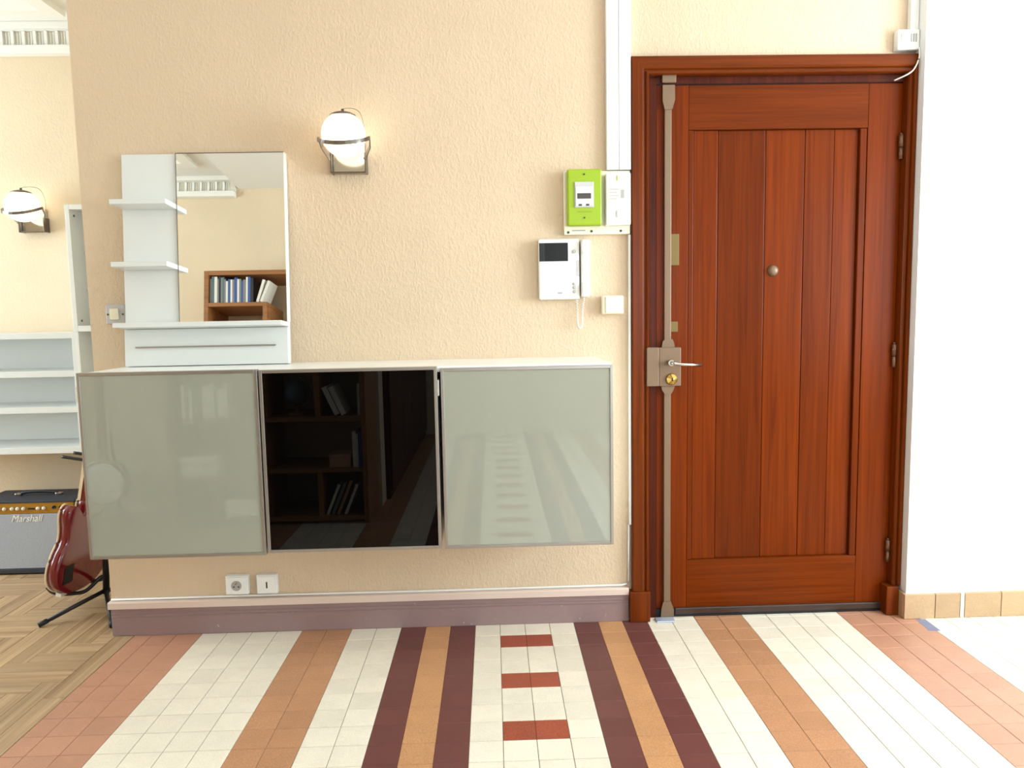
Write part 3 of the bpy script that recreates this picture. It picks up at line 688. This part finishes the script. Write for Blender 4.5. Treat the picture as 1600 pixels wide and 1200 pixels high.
# ------------------------------------------------------------------ guitar amplifier
am = empty('guitar_amplifier', (-2.26, .88, 0), 'dark guitar amplifier with gold control panel and grey grille', 'amplifier')
AX0, AX1 = -2.52, -2.008
part('cabinet', M_TOLEX, am, AX0, AX1, .762, 1.015, .012, .374, c=.008)
part('grille', M_GRILLE, am, AX0 + .014, AX1 - .008, .7515, .7625, .032, .311, c=.002)
gp = part('control_panel', M_GOLD, am, AX0 + .014, AX1 - .008, .7525, .7625, .313, .366, c=.001)
MB().box(AX0, AX1, .748, .7615, .3665, .378, c=.002).box(AX0, AX1, .748, .7615, .008, .031, c=.002).box(AX0, AX0 + .013, .748, .7615, .0315, .366, c=.002).build('front_edge', M_TOLEX, am)
for k, x in enumerate((-2.47, -2.44, -2.41, -2.380, -2.352, -2.314, -2.287, -2.258, -2.187, -2.158)):
    MB().lathe([(.0085, 0), (.0085, -.008), (.006, -.012), (1e-6, -.012)], (x, .7523, .339), 'y', 14).build('control_knob', M_PAGES, gp)
for x in (-2.110, -2.076): MB().lathe([(.0085, 0), (.0085, -.006), (.005, -.006), (.005, -.001), (1e-6, -.001)], (x, .7523, .342), 'y', 14).build('jack_input', M_BLACK, gp)
part('switch_bank', M_BLACK, gp, -2.238, -2.206, .7495, .7523, .333, .341)
hd = MB().tube(smooth_path([(-2.352, .88, .380), (-2.335, .88, .390), (-2.258, .88, .395), (-2.18, .88, .390), (-2.164, .88, .380)]), .008, 8).build('carry_handle', M_RUBBER, am)
for x in (-2.36, -2.156): part('handle_cap', M_CHROME, hd, x - .016, x + .016, .868, .892, .3745, .388, c=.004)
for x in (AX0 + .05, AX1 - .05):
    for y in (.80, .97): MB().lathe([(.014, 0), (.016, .0125)], (x, y, 0), 'z', 12).build('rubber_foot', M_RUBBER, am)
text_mesh('script_logo', 'Marshall', .050, M_WHITE_PLASTIC, am, (-2.325 + 2.26, .7505 - .88, .272), 0.35, .001, .155)

# ------------------------------------------------------------------ electric guitar on its stand
TH = math.radians(85)
gt = empty('electric_guitar', (-1.775, .30, .092), 'cherry red electric guitar seen from behind beside the amplifier', 'guitar', rot=(math.radians(11), math.radians(2.5), TH))
gt.rotation_mode = 'XYZ'
OUT = [(0, 0), (-.085, .010), (-.145, .055), (-.165, .120), (-.148, .190), (-.120, .240), (-.120, .290), (-.133, .345), (-.128, .385), (-.100, .398), (-.068, .372), (-.042, .340), (-.028, .352), (-.026, .40), (.026, .405), (.085, .402), (.128, .365), (.134, .310), (.116, .255), (.126, .205), (.156, .155), (.166, .100), (.142, .042), (.080, .008)]
OL = smooth_loop([(a, b_, 0) for a, b_ in OUT], 4); OL = [(p[0], p[1]) for p in OL]
MB().prism(OL, 'y', -.028, .024, smooth=True).build('guitar_body', M_CHERRY, gt, True)
def loop_tube(y, rad):
    return MB().tube([(p[0] * 1.003, y, p[1] * 1.003 - .0006) for p in OL], rad, 6, closed=True)
loop_tube(.024, .0042).build('body_binding', M_BINDING, gt, True)
cv = [(.055, .07), (.115, .07), (.122, .10), (.11, .15), (.06, .15), (.05, .11)]
MB().prism([(-.125, .06), (-.065, .06), (-.065, .14), (-.125, .14)], 'y', -.0302, -.0282).build('control_cover', M_BLACK, gt, True)
MB().box(-.1, -.06, -.012, .012, -.004, .012).build('strap_label', M_PAGES, gt, True)
NK = MB().prism([(-.022, -.004), (-.014, -.020), (.014, -.020), (.022, -.004), (.022, .016), (-.022, .016)], 'z', .36, .92)
nk = NK.build('neck', M_CHERRY, gt, True)
MB().box(-.0235, .0235, .0165, .0235, .345, .92).build('fingerboard', M_BLACK, nk, True)
MB().box(-.0255, -.0238, .010, .0235, .36, .92).build('neck_binding', M_BINDING, nk, True)
hs_ = MB().prism([(-.022, .9205), (-.045, .96), (-.04, 1.06), (.0, 1.075), (.04, 1.06), (.045, .96), (.022, .9205)], 'y', -.008, .008).build('headstock', M_CHERRY, gt, True)
for sx in (-1, 1):
    for k in range(3): MB().box(sx * .046 if sx > 0 else -.066, .066 if sx > 0 else -.046, -.004, .004, .968 + k * .03, .98 + k * .03).build('tuning_peg', M_CHROME, hs_, True)
MB().box(-.035, .035, .0245, .036, .10, .125).build('bridge', M_CHROME, gt, True)
for z in (.17, .26): MB().box(-.036, .036, .0245, .034, z, z + .035).build('pickup', M_CHROME, gt, True)
gs = empty('guitar_stand', (-1.605, .28, 0), 'black tubular guitar stand carrying the red guitar', 'guitar stand')
MB().tube([(-1.628, .285, .070), (-1.612, .288, .33), (-1.592, .292, .66)], .0135, 10).build('upright_tube', M_BLACK, gs)
MB().tube(smooth_path([(-1.592, .292, .655), (-1.612, .258, .662), (-1.66, .255, .672), (-1.755, .258, .688)]), .007, 8).build('neck_rest', M_BLACK, gs)
MB().tube(smooth_path([(-1.592, .292, .655), (-1.612, .342, .662), (-1.66, .348, .672), (-1.755, .345, .688)]), .007, 8).build('neck_rest', M_BLACK, gs)
for tgt in ((-1.813, .108, .010), (-1.50, .08, .010), (-1.50, .50, .010)):
    lg = MB().tube([(-1.628, .285, .085), tgt], .0095, 8).build('stand_leg', M_BLACK, gs)
    dv = (Vector(tgt) - Vector((-1.628, .285, .085))).normalized()
    MB().tube([tuple(Vector(tgt) - dv * .03), tuple(Vector(tgt) + dv * .004)], .0115, 8).build('rubber_foot', M_RUBBER, lg)
for (ya, yb) in ((.275, .245), (.315, .390)):
    MB().tube(smooth_path([(-1.625, .285, .150), (-1.645, ya, .143), (-1.69, yb, .100), (-1.745, yb, .088), (-1.80, yb, .088), (-1.835, yb, .098), (-1.855, yb, .120)]), .0085, 8).build('cradle_arm', M_BLACK, gs)

# ------------------------------------------------------------------ things seen only as reflections: bookcase, books, banjo
bc = empty('bookcase', (-1.275, -2.44, 0), 'brown wooden bookcase seen in the mirror and black cabinet door', 'bookcase')
BX0, BX1, BY0, BY1 = -1.875, -.680, -2.635, -2.255
for (x0, x1, z0, z1) in ((BX0, BX0 + .03, 0.001, 1.985), (BX1 - .03, BX1, 0.001, 1.985), (-1.475, -1.445, 1.225, 1.735), (-1.30, -1.27, .665, 1.195), (-.985, -.955, .665, 1.195), (-.985, -.955, .052, .320), (-1.31, -1.28, .052, .635), (-1.62, -1.595, .052, .28)):
    part('upright', M_SHELFWOOD, bc, x0, x1, BY0, BY1, z0, z1, c=.002)
for (x0, x1, z0, z1) in ((BX0 + .03, BX1 - .03, 1.955, 1.985), (BX0 + .03, -1.445, 1.735, 1.763), (BX0 + .03, BX1 - .03, 1.195, 1.225), (BX0 + .03, BX1 - .03, .635, .665), (-1.279, BX1 - .03, .320, .345), (BX0 + .03, -1.31, .280, .305), (BX0 + .03, BX1 - .03, .022, .052)):
    part('shelf_board', M_SHELFWOOD, bc, x0, x1, BY0, BY1, z0, z1, c=.002)
COV = [mat('book_cover_%s' % n_, c_, .5) for n_, c_ in (('white', rgb(226, 222, 210)), ('black', rgb(34, 34, 38)), ('blue', rgb(52, 84, 150)), ('grey', rgb(128, 128, 124)), ('tan', rgb(176, 140, 96)), ('teal', rgb(88, 110, 118)), ('rust', rgb(140, 66, 44)))]
def book(x, z, w, h, dpt, m, label, group, lean=0.0, ytop=-2.27):
    root = empty('book', (x, ytop, z + (w * math.sin(lean) + .0006 if lean > 0 else 0)), label, 'book', group, rot=(0, lean, 0))
    MB().box(0, .002, -dpt, 0, 0, h).box(w - .002, w, -dpt, 0, 0, h).box(.002, w - .002, -.002, 0, 0, h).build('book_cover', m, root, True)
    MB().box(.0021, w - .0021, -dpt + .004, -.0021, .003, h - .003).build('page_block', M_PAGES, root, True)
    return root
ORD = ('leftmost', 'second', 'third', 'fourth', 'fifth', 'sixth', 'seventh', 'eighth', 'ninth', 'tenth', 'eleventh', 'twelfth', 'thirteenth', 'fourteenth', 'fifteenth', 'sixteenth', 'seventeenth', 'eighteenth', 'nineteenth', 'twentieth', 'twenty first', 'twenty second', 'twenty third', 'twenty fourth', 'twenty fifth', 'twenty sixth')
def row(x0, x1, z, hmin, hmax, label, group, lean=0.0, tint=None, wmin=.010, wmax=.026):
    x = x0; k = 0
    while True:
        w = random.uniform(wmin, wmax); h = random.uniform(hmin, hmax)
        if x + w > x1: break
        m = random.choice(tint or COV)
        book(x, z + .0008, w, h, random.uniform(.15, .2), m, '%s %s book %s' % (ORD[k], m.name.split('_')[2], label), group, lean); k += 1
        x += w / max(math.cos(lean), .6) + .001
row(-1.840, -1.535, 1.763, .150, .185, 'along the bookcase top shelf reflected in the mirror', 'books reflected in the mirror', tint=[COV[0], COV[1], COV[3], COV[3], COV[5], COV[2], COV[0]], wmin=.009, wmax=.019)
book(-1.525, 1.764, .018, .160, .17, COV[0], 'white book leaning last but one on the reflected top shelf', 'books reflected in the mirror', .28)
book(-1.500, 1.764, .018, .155, .17, COV[0], 'white book leaning last on the reflected top shelf', 'books reflected in the mirror', .36)
row(-1.835, -1.76, 1.226, .20, .30, 'on the bookcase shelf below the reflected top row', 'books on the middle shelf', tint=[COV[1], COV[3]])
row(-1.78, -1.49, .666, .17, .21, 'in the row reflected in the left grey cabinet door', 'books reflected in the grey door', tint=[COV[0], COV[3], COV[0]])
for k, x in enumerate((-.868, -.828)): book(x, .666, .030, .185, .18, COV[0], ('left', 'right')[k] + ' of two pale binders leaning in the black door reflection', 'binders reflected in the black door', -.42)
book(-.730, .666, .014, .19, .18, COV[0], 'white book upright beside the leaning binders', 'binders reflected in the black door')
row(-.770, -.712, .346, .20, .24, 'by the tan box reflected in the black door', 'blue books reflected in the black door', tint=[COV[2], COV[2], COV[0]])
for k, x in enumerate((-.945, -.912, -.880, -.835)): book(x, .0525, .016, .20 + .012 * (k % 3), .17, COV[(0, 3, 4, 0)[k]], ORD[k] + ' thin book leaning on the lowest shelf in the black door', 'books on the lowest shelf', .40)
cb = empty('cardboard_box', (-.84, -2.36, .346), 'small tan box on the shelf reflected in the black door', 'box')
part('box_body', M_CARD, cb, -.915, -.785, -2.44, -2.28, .346, .405, c=.002); part('box_lid', M_CARD, cb, -.918, -.782, -2.443, -2.277, .4055, .425, c=.002)
for (xc, z, n_, w, lab) in ((-1.70, .3055, 6, .22, 'white folder of the stack reflected in the grey door'), (-1.46, .0525, 5, .20, 'white folder of the lowest bookcase stack'), (-1.33, 1.2255, 9, .20, 'white folder of the middle shelf stack')):
    for k in range(n_):
        dx = random.uniform(-.008, .008)
        o = MB().box(xc - w / 2 + dx, xc + w / 2 + dx, -2.50, -2.28 + random.uniform(-.006, .006), z + k * .0205, z + k * .0205 + .019, c=.003).build('paper_folder', COV[0])
        tag(o, ('lowest ' if k == 0 else ORD[k] + ' from the bottom ') + lab, 'folder', 'stacked paper folders')
bj = empty('banjo', (-2.33, -2.40, .26), 'banjo with a round white head reflected in the grey door', 'banjo', rot=(0, 0, 0))
MB().lathe([(.138, 0), (.138, .07), (.132, .07), (.132, .0)], (0, -.035, 0), 'y', 32).build('banjo_rim', M_SHELFWOOD, bj, True)
MB().lathe([(.131, .034), (.125, .037), (1e-6, .037)], (0, 0, 0), 'y', 32).build('drum_head', M_WHITE_PLASTIC, bj, True)
MB().lathe([(.150, .018), (.150, .030), (.1385, .030), (.1385, .018)], (0, 0, 0), 'y', 32).build('tension_hoop', M_CHROME, bj, True)
MB().box(-.022, .022, -.01, .02, .1505, .72, c=.004).build('banjo_neck', M_SHELFWOOD, bj, True)
MB().prism([(-.022, .7205), (-.04, .76), (-.035, .86), (.035, .86), (.04, .76), (.022, .7205)], 'y', -.008, .012).build('banjo_headstock', M_BLACK, bj, True)
bst = empty('banjo_stand', (-2.33, -2.45, 0), 'black stand holding the banjo beside the bookcase', 'banjo stand')
MB().tube([(-2.33, -2.52, .02), (-2.33, -2.50, .55)], .01, 8).build('upright_tube', M_BLACK, bst)
for sx in (-1, 1): MB().tube([(-2.33, -2.52, .10), (-2.33 + sx * .16, -2.36, .008)], .008, 8).build('stand_leg', M_BLACK, bst)
MB().tube(smooth_path([(-2.33, -2.51, .10), (-2.33, -2.40, .093), (-2.33, -2.33, .10)]), .008, 8).build('cradle_arm', M_BLACK, bst)
gl = empty('desk_globe', (-1.115, -2.36, .666), 'small pale desk globe in a metal arc on the reflected shelf', 'globe')
MB().lathe([(.055, 0), (.055, .008), (.03, .016), (.008, .022), (.007, .05)], (-1.115, -2.36, .666), 'z', 20).build('globe_base', M_SHELFWOOD, gl)
MB().tube([(-1.115 + .088 * math.sin(t), -2.36, .806 - .088 * math.cos(t)) for t in [math.radians(q) for q in range(-10, 171, 10)]], .003, 6).build('meridian_arc', M_CHROME, gl)
MB().lathe([(max(.075 * math.cos(t), 1e-6), .075 * math.sin(t)) for t in [math.radians(q) for q in range(-90, 91, 15)]], (-1.115, -2.36, .806), 'z', 20).build('globe_ball', COV[5], gl)
# added dark cupboard front along the hall wall, to darken the black glass reflection
d2 = empty('added_dark_cupboard', (-.64, -4.2, 0), 'dark brown cupboard added along the hall wall to darken reflections', 'cupboard')
part('carcass', M_JAMB, d2, -.659, -.630, -5.48, -2.815, .003, 2.45, c=.003)
for k in range(4):
    y0 = -5.47 + k * .662
    dd = part('cupboard_door', M_JAMB, d2, -.6295, -.612, y0, y0 + .656, .06, 2.43, c=.003)
    part('door_knob', M_BRASS, dd, -.6115, -.585, y0 + (.60 if k % 2 == 0 else .03), y0 + (.626 if k % 2 == 0 else .056), 1.0, 1.026, c=.008)
